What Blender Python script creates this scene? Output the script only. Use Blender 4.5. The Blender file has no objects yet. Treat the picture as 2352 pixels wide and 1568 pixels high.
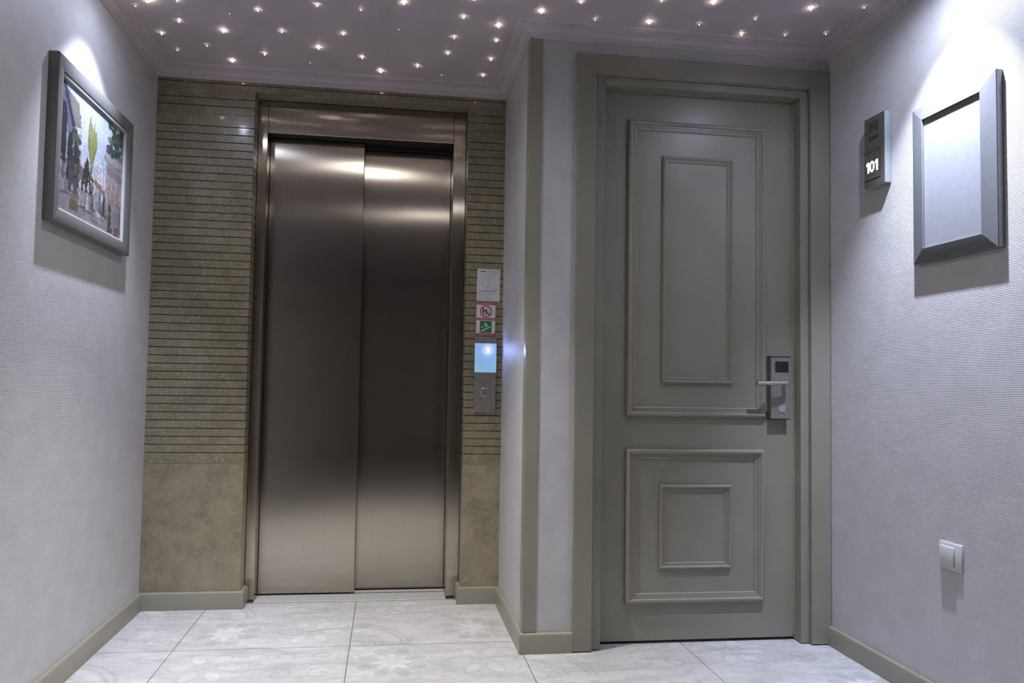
import bpy, bmesh, math, random
import numpy as np
from mathutils import Vector, Matrix

random.seed(7)
np.random.seed(7)
SC = bpy.context.scene
COL = SC.collection
PI = math.pi

# ---------------------------------------------------------------- room sizes (metres)
XP, YP = 1.503, 0.551        # left face and front depth of the pier beside the elevator
XW = 2.684                   # right wall
YR = -6.0                    # far end of the corridor behind the viewer
ZC = 2.240                   # underside of the cornice
ZT = 2.285                   # ceiling
HB, TB = 0.0706, 0.017       # baseboard height, thickness
XE1, XE2, ZE, DE = 0.405, 1.335, 2.2005, 0.080   # elevator opening in the stone, reveal depth
ZS = 0.600                   # top of the plain stone slabs

# ---------------------------------------------------------------- camera
def make_camera():
    yaw, pitch, roll = 0.1186, 0.0407, 0.0178
    cy, sy, cp, sp, cr, sr = math.cos(yaw), math.sin(yaw), math.cos(pitch), math.sin(pitch), math.cos(roll), math.sin(roll)
    f = Vector((sy*cp, cy*cp, sp)); r = Vector((cy, -sy, 0)); u = r.cross(f)
    r2 = r*cr + u*sr; u2 = u*cr - r*sr
    cam = bpy.data.cameras.new('camera'); o = bpy.data.objects.new('camera', cam); COL.objects.link(o)
    m = Matrix((r2, u2, -f)).transposed().to_4x4(); m.translation = Vector((1.0076, -2.9557, 0.9638))
    o.matrix_world = m
    cam.sensor_width = 36; cam.lens = 36*1545.09/2352
    cam.shift_x = 96.4/2352; cam.shift_y = 30.0/2352
    cam.clip_start = 0.02
    SC.camera = o
make_camera()

# ---------------------------------------------------------------- world, exposure
w = bpy.data.worlds.new('world'); SC.world = w; w.use_nodes = True
w.node_tree.nodes['Background'].inputs[0].default_value = (0, 0, 0, 1)
w.node_tree.nodes['Background'].inputs[1].default_value = 0
vs = SC.view_settings
vs.view_transform = 'Standard'; vs.look = 'None'; vs.gamma = 1; vs.use_curve_mapping = False
vs.exposure = 0.0
SC.cycles.sample_clamp_indirect = 6
SC.cycles.use_denoising = True
SC.cycles.use_light_tree = False
SC.cycles.use_adaptive_sampling = True
SC.cycles.adaptive_threshold = 0.09
SC.cycles.adaptive_min_samples = 16
SC.cycles.max_bounces = 5
SC.cycles.diffuse_bounces = 4

# downlights: x, y, (watts, degrees, softness) of the reflector beam and of the wide spill, colour, aim point, label
COOL, NEUTRAL = (0.70, 0.76, 1.0), (1.0, 0.975, 0.96)
DOWNLIGHTS = [
    (0.210, -0.680, (120, 68, 1.0), (6, 165, 1.0), COOL, (0.0, -0.640, 1.25), 'recessed downlight close to left wall, shining down over the street painting'),
    (0.875, -0.880, (200, 78, 1.0), (15, 165, 1.0), NEUTRAL, (0.92, -0.880, 0.0), 'recessed downlight in front of the elevator doors'),
    (2.480, -1.210, (225, 63, 1.0), (18, 165, 1.0), COOL, (XW, -1.120, 1.22), 'recessed downlight close to right wall, shining down over the blank frame'),
    (1.300, -1.900, (28, 84, 1.0), (18, 165, 1.0), NEUTRAL, (1.30, -1.900, 0.0), 'recessed downlight nearest the viewer, in mid ceiling'),
]

# ================================================================ helpers
def lin(c):
    return tuple(((v/255)/12.92 if v/255 <= 0.04045 else ((v/255+0.055)/1.055)**2.4) for v in c)
def obj(name, me, mat=None, parent=None):
    o = bpy.data.objects.new(name, me); COL.objects.link(o)
    if mat is not None and len(me.materials) == 0: me.materials.append(mat)
    if parent is not None: o.parent = parent
    return o
def empty(name, loc=(0, 0, 0)):
    o = bpy.data.objects.new(name, None); COL.objects.link(o); o.empty_display_size = 0.05
    return o
def tag(o, label=None, cat=None, group=None, kind=None):
    if label: o['label'] = label
    if cat: o['category'] = cat
    if group: o['group'] = group
    if kind: o['kind'] = kind
    return o
def fin(bm, smooth=None):
    bmesh.ops.recalc_face_normals(bm, faces=bm.faces)
    me = bpy.data.meshes.new('mesh'); bm.to_mesh(me); bm.free()
    if smooth:
        me.polygons.foreach_set('use_smooth', [True]*len(me.polygons)); me.set_sharp_from_angle(angle=math.radians(smooth))
    return me
def box_bm(x0, x1, y0, y1, z0, z1, bevel=0, seg=1, bm=None):
    b = bmesh.new()
    vs = [b.verts.new(p) for p in ((x0,y0,z0),(x1,y0,z0),(x1,y1,z0),(x0,y1,z0),(x0,y0,z1),(x1,y0,z1),(x1,y1,z1),(x0,y1,z1))]
    for f in ((0,3,2,1),(4,5,6,7),(0,1,5,4),(1,2,6,5),(2,3,7,6),(3,0,4,7)): b.faces.new([vs[i] for i in f])
    if bevel: bmesh.ops.bevel(b, geom=b.edges[:], offset=bevel, segments=seg, affect='EDGES', profile=0.5)
    return b
def box(name, x0, x1, y0, y1, z0, z1, mat, parent=None, bevel=0, seg=1):
    return obj(name, fin(box_bm(x0,x1,y0,y1,z0,z1,bevel,seg), 30 if seg > 1 else None), mat, parent)
def prism_bm(pts, d, bevel=0):
    """polygon of 3D points pushed along d"""
    b = bmesh.new(); d = Vector(d)
    a = [b.verts.new(p) for p in pts]; c = [b.verts.new(Vector(p)+d) for p in pts]
    b.faces.new(a); b.faces.new(c[::-1])
    n = len(a)
    for i in range(n): b.faces.new((a[i], c[i], c[(i+1)%n], a[(i+1)%n]))
    if bevel: bmesh.ops.bevel(b, geom=b.edges[:], offset=bevel, segments=1, affect='EDGES')
    return b
def prism(name, pts, d, mat, parent=None, bevel=0):
    return obj(name, fin(prism_bm(pts, d, bevel)), mat, parent)
def cyl_bm(c, r, axis, length, n=24, r2=None, bevel=0):
    b = bmesh.new(); r2 = r if r2 is None else r2
    ax = Vector(axis).normalized(); t = ax.orthogonal().normalized(); s = ax.cross(t)
    A, B = [], []
    for i in range(n):
        a = 2*PI*i/n; v = t*math.cos(a)+s*math.sin(a)
        A.append(b.verts.new(Vector(c)+v*r)); B.append(b.verts.new(Vector(c)+ax*length+v*r2))
    fa = b.faces.new(A); fb = b.faces.new(B[::-1])
    for i in range(n): b.faces.new((A[i], B[i], B[(i+1)%n], A[(i+1)%n]))
    if bevel: bmesh.ops.bevel(b, geom=list(fa.edges)+list(fb.edges), offset=bevel, segments=2, affect='EDGES')
    return b
def ring_bm(c, ro, ri, axis, length, n=32):
    b = bmesh.new(); ax = Vector(axis).normalized(); t = ax.orthogonal().normalized(); s = ax.cross(t)
    prof = [(ri,0),(ro,0),(ro,length*0.7),((ro+ri)/2,length),(ri,length*0.8)]
    R = []
    for i in range(n):
        a = 2*PI*i/n; v = t*math.cos(a)+s*math.sin(a)
        R.append([b.verts.new(Vector(c)+v*p[0]+ax*p[1]) for p in prof])
    for i in range(n):
        for j in range(len(prof)):
            k = (j+1) % len(prof); b.faces.new((R[i][j], R[i][k], R[(i+1)%n][k], R[(i+1)%n][j]))
    return b
def tube_bm(path, r, n=14):
    b = bmesh.new(); rings = []
    P = [Vector(p) for p in path]
    up = Vector((0, 0, 1))
    for i, p in enumerate(P):
        t = (P[min(i+1, len(P)-1)]-P[max(i-1, 0)]).normalized(); s = t.cross(up).normalized(); v = s.cross(t)
        rings.append([b.verts.new(p+(s*math.cos(2*PI*k/n)+v*math.sin(2*PI*k/n))*r) for k in range(n)])
    for i in range(len(P)-1):
        for k in range(n): b.faces.new((rings[i][k], rings[i][(k+1)%n], rings[i+1][(k+1)%n], rings[i+1][k]))
    b.faces.new(rings[0][::-1]); b.faces.new(rings[-1])
    return b
def rect_moulding(O, U, V, N, w, h, prof):
    """profile (inset, height) swept round a w x h rectangle with mitred corners"""
    b = bmesh.new(); rings = []
    O, U, V, N = Vector(O), Vector(U), Vector(V), Vector(N)
    for i, z in prof:
        rings.append([b.verts.new(O+U*a+V*c+N*z) for a, c in ((i, i), (w-i, i), (w-i, h-i), (i, h-i))])
    for a, c in zip(rings, rings[1:]):
        for k in range(4): b.faces.new((a[k], a[(k+1)%4], c[(k+1)%4], c[k]))
    return fin(b, 28)

class Plane:
    """a flat spot in the room: origin, right, up, outward"""
    def __init__(s, O, U, V, N): s.O, s.U, s.V, s.N = map(Vector, (O, U, V, N))
    def p(s, u, v, n=0): return s.O+s.U*u+s.V*v+s.N*n
def flat(name, pl, pts, n0, th, mat, parent):
    """flat printed shape lying on a plane"""
    return prism(name, [pl.p(u, v, n0) for u, v in pts], pl.N*th, mat, parent)
def rectp(u0, v0, u1, v1): return [(u0,v0),(u1,v0),(u1,v1),(u0,v1)]
def text(name, pl, body, u0, v0, u1, v1, n0, mat, parent, extrude=0.0002, keep=False, bold=0.0):
    cu = bpy.data.curves.new('text', 'FONT'); cu.body = body; cu.size = 1; cu.extrude = 0.0; cu.resolution_u = 4; cu.offset = bold
    t = bpy.data.objects.new('text', cu); COL.objects.link(t)
    me = bpy.data.meshes.new_from_object(t)
    bpy.data.objects.remove(t); bpy.data.curves.remove(cu)
    n = len(me.vertices); co = np.empty(n*3); me.vertices.foreach_get('co', co); co = co.reshape(-1, 3)
    mn, mx = co.min(0), co.max(0); sx = (u1-u0)/(mx[0]-mn[0]); sy = (v1-v0)/(mx[1]-mn[1])
    if keep: sx = sy = min(sx, sy)
    b = bmesh.new(); b.from_mesh(me); bpy.data.meshes.remove(me)
    for v in b.verts:
        v.co = pl.p(u0+(v.co.x-mn[0])*sx, v0+(v.co.y-mn[1])*sy, n0)
    if extrude:
        r = bmesh.ops.extrude_face_region(b, geom=b.faces[:])
        bmesh.ops.translate(b, verts=[g for g in r['geom'] if isinstance(g, bmesh.types.BMVert)], vec=pl.N*extrude)
    return obj(name, fin(b), mat, parent)

# ================================================================ materials
def mat(name):
    m = bpy.data.materials.new(name); m.use_nodes = True
    return m, m.node_tree, m.node_tree.nodes['Principled BSDF']
def N(nt, t, **kw):
    n = nt.nodes.new(t)
    for k, v in kw.items(): setattr(n, k, v)
    return n
def L(nt, a, b): nt.links.new(a, b)
def math_n(nt, op, a, b=None, c=None):
    n = N(nt, 'ShaderNodeMath', operation=op)
    for i, v in enumerate((a, b, c)):
        if v is None: continue
        if isinstance(v, (int, float)): n.inputs[i].default_value = v
        else: L(nt, v, n.inputs[i])
    return n.outputs[0]
def ramp(nt, fac, stops, interp='LINEAR'):
    r = N(nt, 'ShaderNodeValToRGB'); r.color_ramp.interpolation = interp
    e = r.color_ramp.elements
    while len(e) < len(stops): e.new(0.5)
    for k, (p, c) in enumerate(stops): e[k].position = p; e[k].color = (*c, 1) if len(c) == 3 else c
    L(nt, fac, r.inputs[0]); return r.outputs[0]
def noise(nt, vec, scale, detail=3, rough=0.5, dist=0.0):
    n = N(nt, 'ShaderNodeTexNoise'); n.inputs['Scale'].default_value = scale; n.inputs['Detail'].default_value = detail
    n.inputs['Roughness'].default_value = rough; n.inputs['Distortion'].default_value = dist
    if vec is not None: L(nt, vec, n.inputs['Vector'])
    return n.outputs['Fac']
def mixc(nt, fac, a, b, mode='MIX'):
    n = N(nt, 'ShaderNodeMix', data_type='RGBA', blend_type=mode)
    for i, v in ((0, fac), (6, a), (7, b)):
        if isinstance(v, (int, float)): n.inputs[i].default_value = v
        elif isinstance(v, tuple): n.inputs[i].default_value = (*v, 1)
        else: L(nt, v, n.inputs[i])
    return n.outputs[2]
def bump(nt, bs, h, strength, dist):
    b = N(nt, 'ShaderNodeBump'); b.inputs['Strength'].default_value = strength; b.inputs['Distance'].default_value = dist
    L(nt, h, b.inputs['Height']); L(nt, b.outputs[0], bs.inputs['Normal'])
def pos(nt): return N(nt, 'ShaderNodeNewGeometry').outputs['Position']
def scaled(nt, v, s):
    m = N(nt, 'ShaderNodeMapping'); m.inputs['Scale'].default_value = s; L(nt, v, m.inputs['Vector']); return m.outputs[0]
def simple(name, col, rough=0.5, metal=0.0, spec=0.5, grain=0.0, coat=0.0):
    m, nt, b = mat(name)
    p = pos(nt); f = noise(nt, p, 60, 1)
    c0 = tuple(v*(1-0.04-grain) for v in col); c1 = tuple(min(1, v*(1+0.04+grain)) for v in col)
    L(nt, ramp(nt, f, [(0.3, c0), (0.7, c1)]), b.inputs['Base Color'])
    b.inputs['Roughness'].default_value = rough; b.inputs['Metallic'].default_value = metal
    b.inputs['Specular IOR Level'].default_value = spec; b.inputs['Coat Weight'].default_value = coat
    return m
def emit(name, col, strength):
    m, nt, b = mat(name)
    b.inputs['Base Color'].default_value = (*col, 1); b.inputs['Emission Color'].default_value = (*col, 1)
    b.inputs['Emission Strength'].default_value = strength; b.inputs['Roughness'].default_value = 0.3
    return m

def m_wallpaper():
    m, nt, b = mat('woven_wallpaper')
    p = pos(nt); s = N(nt, 'ShaderNodeSeparateXYZ'); L(nt, p, s.inputs[0])
    h = math_n(nt, 'ADD', s.outputs[0], s.outputs[1]); wob = noise(nt, p, 40, 0)
    v = math_n(nt, 'ADD', s.outputs[2], math_n(nt, 'MULTIPLY', wob, 0.0012))
    row = math_n(nt, 'DIVIDE', v, 0.0048)
    par = math_n(nt, 'MULTIPLY', math_n(nt, 'MODULO', math_n(nt, 'FLOOR', row), 2.0), PI/2)
    a = math_n(nt, 'ABSOLUTE', math_n(nt, 'SINE', math_n(nt, 'MULTIPLY', row, PI)))
    c = math_n(nt, 'ABSOLUTE', math_n(nt, 'SINE', math_n(nt, 'ADD', math_n(nt, 'MULTIPLY', h, PI/0.0062), par)))
    hgt = math_n(nt, 'MULTIPLY', a, math_n(nt, 'ADD', math_n(nt, 'MULTIPLY', c, 0.75), 0.25))
    col = ramp(nt, noise(nt, p, 12, 1), [(0.3, (0.505, 0.497, 0.50)), (0.7, (0.545, 0.537, 0.54))])
    L(nt, col, b.inputs['Base Color'])
    b.inputs['Roughness'].default_value = 0.48; b.inputs['Specular IOR Level'].default_value = 0.45
    bump(nt, b, hgt, 0.42, 0.0012)
    return m
def m_paint(name, c, rough=0.36, spec=0.5):
    m, nt, b = mat(name); p = pos(nt)
    L(nt, ramp(nt, noise(nt, p, 6, 1), [(0.3, tuple(v*0.96 for v in c)), (0.7, tuple(v*1.04 for v in c))]), b.inputs['Base Color'])
    b.inputs['Roughness'].default_value = rough; b.inputs['Specular IOR Level'].default_value = spec
    return m
def m_stone(name, dark, mid, light, shell, amount, rough):
    m, nt, b = mat(name); p = pos(nt)
    warp = N(nt, 'ShaderNodeTexNoise'); warp.inputs['Scale'].default_value = 14; warp.inputs['Detail'].default_value = 2; L(nt, p, warp.inputs['Vector'])
    wv = N(nt, 'ShaderNodeVectorMath', operation='MULTIPLY_ADD'); L(nt, warp.outputs['Color'], wv.inputs[0]); wv.inputs[1].default_value = (0.05,)*3; L(nt, p, wv.inputs[2])
    base = ramp(nt, noise(nt, wv.outputs[0], 16, 6, 0.62), [(0.30, dark), (0.52, mid), (0.74, light)])
    base = mixc(nt, 0.35, base, ramp(nt, noise(nt, p, 160, 4, 0.7), [(0.3, tuple(v*0.7 for v in mid)), (0.7, tuple(v*1.3 for v in mid))]))
    cur = base
    sx = N(nt, 'ShaderNodeSeparateXYZ'); L(nt, p, sx.inputs[0])
    fl2 = N(nt, 'ShaderNodeCombineXYZ'); L(nt, math_n(nt, 'ADD', sx.outputs[0], sx.outputs[1]), fl2.inputs[0]); L(nt, sx.outputs[2], fl2.inputs[1])
    for k, (sc, off, la, lb) in enumerate(((42, 0.31, 0.0100, 0.0010), (56, 1.77, 0.0075, 0.0008), (34, 3.13, 0.0095, 0.0020), (95, 5.2, 0.0036, 0.0006))):
        q = N(nt, 'ShaderNodeVectorMath', operation='ADD'); L(nt, fl2.outputs[0], q.inputs[0]); q.inputs[1].default_value = (off, off*1.7, 0)
        v_ = N(nt, 'ShaderNodeTexVoronoi', voronoi_dimensions='2D'); v_.inputs['Scale'].default_value = sc; v_.inputs['Randomness'].default_value = 0.9; L(nt, q.outputs[0], v_.inputs['Vector'])
        d = N(nt, 'ShaderNodeVectorMath', operation='SUBTRACT'); L(nt, q.outputs[0], d.inputs[0]); L(nt, v_.outputs['Position'], d.inputs[1])
        rnd = N(nt, 'ShaderNodeSeparateColor'); L(nt, v_.outputs['Color'], rnd.inputs[0])
        ro = N(nt, 'ShaderNodeVectorRotate', rotation_type='Z_AXIS'); L(nt, d.outputs[0], ro.inputs['Vector']); L(nt, math_n(nt, 'MULTIPLY', rnd.outputs[0], 6.28), ro.inputs['Angle'])
        e = N(nt, 'ShaderNodeSeparateXYZ'); L(nt, ro.outputs[0], e.inputs[0])
        bend = math_n(nt, 'MULTIPLY', math_n(nt, 'MULTIPLY', e.outputs[0], e.outputs[0]), math_n(nt, 'MULTIPLY', math_n(nt, 'SUBTRACT', rnd.outputs[1], 0.3), 60.0))
        uu = math_n(nt, 'DIVIDE', e.outputs[0], la); vv = math_n(nt, 'DIVIDE', math_n(nt, 'SUBTRACT', e.outputs[1], bend), lb)
        rr = math_n(nt, 'ADD', math_n(nt, 'MULTIPLY', uu, uu), math_n(nt, 'MULTIPLY', vv, vv))
        inside = ramp(nt, rr, [(0.45, (1, 1, 1)), (1.0, (0, 0, 0))])
        cur = mixc(nt, math_n(nt, 'MULTIPLY', inside, math_n(nt, 'MULTIPLY', math_n(nt, 'POWER', rnd.outputs[2], 1.6), amount)), cur, shell)
    vo = N(nt, 'ShaderNodeTexVoronoi'); vo.inputs['Scale'].default_value = 55; L(nt, wv.outputs[0], vo.inputs['Vector'])
    speck = ramp(nt, vo.outputs['Distance'], [(0.06, (1,1,1)), (0.16, (0,0,0))])
    gate = math_n(nt, 'GREATER_THAN', noise(nt, p, 30, 1), 0.56)
    cur = mixc(nt, math_n(nt, 'MULTIPLY', math_n(nt, 'MULTIPLY', speck, gate), amount), cur, shell)
    L(nt, cur, b.inputs['Base Color'])
    b.inputs['Roughness'].default_value = rough
    b.inputs['Coat Weight'].default_value = 0.25; b.inputs['Coat Roughness'].default_value = 0.08
    return m
def m_steel(name, c, rough=0.19, aniso=1.0, wob=0.25):
    m, nt, b = mat(name); p = pos(nt)
    g = noise(nt, scaled(nt, p, (300, 300, 2)), 1.0, 1)
    L(nt, ramp(nt, g, [(0.3, tuple(v*0.98 for v in c)), (0.7, tuple(min(1, v*1.02) for v in c))]), b.inputs['Base Color'])
    b.inputs['Metallic'].default_value = 1.0
    b.inputs['Roughness'].default_value = rough
    b.inputs['Anisotropic'].default_value = aniso
    geo = N(nt, 'ShaderNodeNewGeometry'); cr = N(nt, 'ShaderNodeVectorMath', operation='CROSS_PRODUCT')
    L(nt, geo.outputs['Normal'], cr.inputs[0]); cr.inputs[1].default_value = (0, 0.001, 1); L(nt, cr.outputs[0], b.inputs['Tangent'])
    bump(nt, b, noise(nt, scaled(nt, p, (2.2, 2.2, 0.8)), 1.0, 1), wob, 0.01)
    return m
def m_attr(name, rough=0.4, grime=0.0, spec=0.5):
    """printed surface: colours stored with the mesh"""
    m, nt, b = mat(name)
    a = N(nt, 'ShaderNodeAttribute', attribute_name='print'); c = a.outputs['Color']
    if grime:
        p = pos(nt)
        s = noise(nt, scaled(nt, p, (5, 16, 5)), 1.0, 5, 0.65, 0.8)
        c = mixc(nt, 1.0, c, ramp(nt, s, [(0.32, (0.80, 0.80, 0.79)), (0.5, (0.97, 0.97, 0.97)), (0.68, (1.14, 1.14, 1.15))]), 'MULTIPLY')
        t = noise(nt, p, 45, 4, 0.7)
        c = mixc(nt, 1.0, c, ramp(nt, t, [(0.3, (0.93, 0.93, 0.93)), (0.7, (1.05, 1.05, 1.05))]), 'MULTIPLY')
    L(nt, c, b.inputs['Base Color']); b.inputs['Roughness'].default_value = rough; b.inputs['Specular IOR Level'].default_value = spec
    return m

M = {}
M['wall'] = m_wallpaper()
M['trim'] = m_paint('grey_green_satin_paint', (0.262, 0.250, 0.200), 0.34)
M['ceiling'] = m_paint('mauve_ceiling_paint', (0.51, 0.455, 0.478), 0.6, 0.3)
M['strip'] = m_stone('grey_shell_stone', (0.138, 0.119, 0.074), (0.217, 0.187, 0.120), (0.29, 0.25, 0.166), (0.46, 0.415, 0.30), 0.85, 0.3)
M['slab'] = m_stone('brown_shell_stone', (0.135, 0.118, 0.074), (0.265, 0.225, 0.150), (0.33, 0.285, 0.20), (0.42, 0.385, 0.28), 0.5, 0.3)
M['joint'] = simple('dark_groove', (0.012, 0.012, 0.011), 0.8)
M['filler'] = simple('pale_joint_filler', (0.16, 0.155, 0.14), 0.7)
M['steel'] = m_steel('brushed_steel', (0.46, 0.41, 0.345))
M['steel_plate'] = simple('satin_steel_plate', (0.27, 0.245, 0.23), 0.4, 0.45, grain=0.05)
M['steel_bright'] = m_steel('polished_steel', (0.62, 0.61, 0.60), 0.25, 0.3, 0.0)
M['dark'] = simple('blackened_metal', (0.012, 0.012, 0.012), 0.5)
M['alu'] = simple('pale_aluminium', (0.50, 0.51, 0.50), 0.4, 0.15)
M['grout'] = simple('grey_grout', (0.11, 0.10, 0.09), 0.9)
M['tile'] = m_attr('printed_floor_tile', 0.42, 1.0, 0.4)
M['print'] = m_attr('painted_print', 0.4)
M['frame'] = simple('champagne_silver_lacquer', (0.19, 0.19, 0.18), 0.33, 0.35)
M['frame2'] = simple('pale_silver_lacquer', (0.21, 0.22, 0.228), 0.35, 0.45)
M['panel'] = simple('satin_white_panel', (0.25, 0.257, 0.27), 0.3, 0.0, 0.5, coat=0.3)
M['liner'] = simple('pale_liner', (0.42, 0.42, 0.40), 0.4)
M['white'] = simple('white_plastic', (0.60, 0.60, 0.60), 0.35)
M['paper'] = simple('white_paper', (0.62, 0.62, 0.66), 0.6)
M['ink'] = simple('grey_ink', (0.16, 0.16, 0.18), 0.6)
M['ink_pale'] = simple('pale_grey_ink', (0.36, 0.36, 0.39), 0.6)
M['ink_blue'] = simple('blue_ink', (0.05, 0.07, 0.18), 0.6)
M['red'] = simple('red_vinyl', (0.36, 0.035, 0.025), 0.45)
M['green'] = simple('green_vinyl', (0.025, 0.17, 0.035), 0.45)
M['black'] = simple('black_glass', (0.008, 0.008, 0.010), 0.12)
M['black_ink'] = simple('black_ink', (0.015, 0.015, 0.015), 0.5)
M['brass'] = simple('dull_brass', (0.13, 0.095, 0.035), 0.4, 0.6)
M['sign'] = simple('warm_grey_lacquer', (0.115, 0.107, 0.095), 0.4)
M['sign_side'] = simple('pale_grey_lacquer', (0.33, 0.37, 0.37), 0.35)
M['seal'] = simple('cream_seal', (0.42, 0.37, 0.27), 0.6)
M['grey_disc'] = simple('grey_plastic', (0.30, 0.31, 0.34), 0.35)
M['chrome'] = simple('chrome', (0.55, 0.55, 0.55), 0.2, 1.0)

# ================================================================ setting
def wall(name, pts, d, label, m=None): return tag(prism(name, pts, d, m or M['wall']), label, kind='structure')
wall('wall_left', [(0, YR, 0), (0, 0.10, 0), (0, 0.10, ZT), (0, YR, ZT)], (-0.10, 0, 0), 'woven white wallpaper wall carrying the street painting')
wall('wall_right', [(XW, YR, 0), (XW, 0.10, 0), (XW, 0.10, ZT), (XW, YR, ZT)], (0.10, 0, 0), 'woven white wallpaper wall carrying the room sign and blank frame')
wall('wall_rear', [(-0.1, YR, 0), (XW+0.1, YR, 0), (XW+0.1, YR, ZT), (-0.1, YR, ZT)], (0, -0.10, 0), 'wallpaper wall closing the corridor behind the viewer')
XO1, XO2, XI1, XI2, XJ1, XJ2 = 1.679, 2.680, 1.7496, 2.6032, 1.7892, 2.5707
ZO, ZI, ZJ = 2.1945, 2.123, 2.0915
wall('wall_front', [(XP, -YP, 0), (XI1, -YP, 0), (XI1, -YP, ZI), (XW, -YP, ZI), (XW, -YP, ZT), (XP, -YP, ZT)], (0, YP+0.10, 0), 'wallpaper pier and wall around the grey room door')
ceil = tag(box('ceiling', -0.1, XW+0.1, YR-0.1, 0.32, ZT, ZT+0.1, M['ceiling']), 'mauve grey ceiling dotted with tiny star lights', kind='structure')

# back wall: dark backing with grooved stone strips and plain slabs, opening for the elevator
wb = tag(prism('wall_back', [(-0.02, 0.016, 0), (XE1-0.012, 0.016, 0), (XE1-0.012, 0.016, ZE+0.012), (XE2+0.012, 0.016, ZE+0.012), (XE2+0.012, 0.016, 0), (XP, 0.016, 0), (XP, 0.016, ZT), (-0.02, 0.016, ZT)], (0, 0.30, 0), M['joint']),
    'grey brown shell stone wall of grooved strips around the elevator', kind='structure')
z0 = 0.6465; pitch = (2.0395-z0)/41
G = 0.0029
edges = [ZS] + [z0+pitch*i for i in range(42)] + [2.0939, 2.1277, 2.1615, ZE, 2.2275, ZC+0.01]
pale = {0, 43, 46}                                  # joints filled with pale filler instead of open grooves
mesh_cache = {}
def strip(x0, x1, y0, y1, za, zb, nm='stone_strip', m=None):
    key = (round(x0, 4), round(y0, 4), round(x1, 4), round(y1, 4), round(zb-za, 4), nm)
    if key not in mesh_cache:
        me = fin(box_bm(x0, x1, y0, y1, 0, zb-za, 0.0007)); me.materials.append(m or M['strip']); mesh_cache[key] = me
    o = obj(nm, mesh_cache[key], None, wb); o.location = (0, 0, za); return o
for i in range(len(edges)-1):
    za = edges[i] + (0.0006 if i in pale else G/2); zb = edges[i+1] - (0.0006 if (i+1) in pale else G/2)
    if edges[i] < ZE-0.001:
        strip(0.0, XE1-0.0007, 0.0, 0.018, za, zb)
        strip(XE2+0.0007, XP, 0.0, 0.018, za, zb)
        strip(XE1-0.016, XE1, 0.0188, DE, za, zb)
        strip(XE2, XE2+0.016, 0.0188, DE, za, zb)
    else:
        strip(0.0, XP, 0.0, 0.018, za, zb)
box('stone_soffit', XE1, XE2, 0.0188, DE, ZE, ZE+0.016, M['strip'], wb, 0.0007)
for a, c in ((0.0, XE1-0.0007), (XE2+0.0007, XP)):
    strip(a, c, 0.0, 0.018, HB-0.03, ZS-0.0006, 'stone_slab', M['slab'])
for a, c in ((XE1-0.016, XE1), (XE2, XE2+0.016)):
    strip(a, c, 0.0188, DE, HB-0.03, ZS-0.0006, 'stone_slab', M['slab'])
for k in pale:
    for a, c in ((0.0, XE1-0.001), (XE2+0.001, XP)): box('joint_filler', a, c, 0.0012, 0.012, edges[k]-0.0016, edges[k]+0.0016, M['filler'], wb)

# baseboards
BP = [(0, 0), (TB, 0), (TB, HB-0.008), (TB-0.002, HB-0.003), (TB-0.006, HB), (0, HB)]
def baseboard(name, path, label):
    """profile swept along a path; board lies to the left of the travel direction"""
    b = bmesh.new(); P = [Vector((x, y)) for x, y in path]; rings = []
    for i, p in enumerate(P):
        d0 = (P[i]-P[i-1]).normalized() if i else (P[1]-P[0]).normalized()
        d1 = (P[i+1]-P[i]).normalized() if i < len(P)-1 else d0
        n0 = Vector((-d0.y, d0.x)); n1 = Vector((-d1.y, d1.x)); mt = (n0+n1); mt = mt/mt.dot(n0) if mt.length > 1e-6 else n0
        rings.append([b.verts.new((p.x+mt.x*a, p.y+mt.y*a, z+0.0005)) for a, z in BP])
    n = len(BP)
    for r, s in zip(rings, rings[1:]):
        for k in range(n): b.faces.new((r[k], r[(k+1)%n], s[(k+1)%n], s[k]))
    b.faces.new(rings[0]); b.faces.new(rings[-1][::-1])
    return tag(obj(name, fin(b, 30), M['trim']), label, kind='structure')
baseboard('baseboard_left', [(0, -TB*0), (0, YR)], 'grey green baseboard along the painting wall')
baseboard('baseboard_back', [(XE1, DE-0.002), (XE1, 0), (TB, 0)], 'short grey green baseboard under the wide stone slab')
baseboard('baseboard_middle', [(XP-TB, 0), (XE2, 0), (XE2, DE-0.002)], 'short grey green baseboard under the narrow stone slab')
baseboard('baseboard_front', [(XO1, -YP), (XP, -YP), (XP, 0)], 'grey green baseboard wrapping the pier beside the elevator')
baseboard('baseboard_right', [(XW, YR), (XW, -YP-0.016)], 'grey green baseboard along the wall with the light switch')
baseboard('baseboard_rear', [(TB, YR), (XW-TB, YR)], 'grey green baseboard on the wall behind the viewer')

# corner trim on the pier
prism('trim_1', [(XP-0.0045, -YP-0.0045, HB+0.003), (XP+0.043, -YP-0.0045, HB+0.003), (XP+0.043, -YP-0.0004, HB+0.003), (XP-0.0004, -YP-0.0004, HB+0.003), (XP-0.0004, -YP+0.043, HB+0.003), (XP-0.0045, -YP+0.043, HB+0.003)], (0, 0, ZC-HB-0.004), M['trim'])
tag(bpy.data.objects['trim_1'], 'grey green corner angle running up the pier edge', kind='structure')

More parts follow.
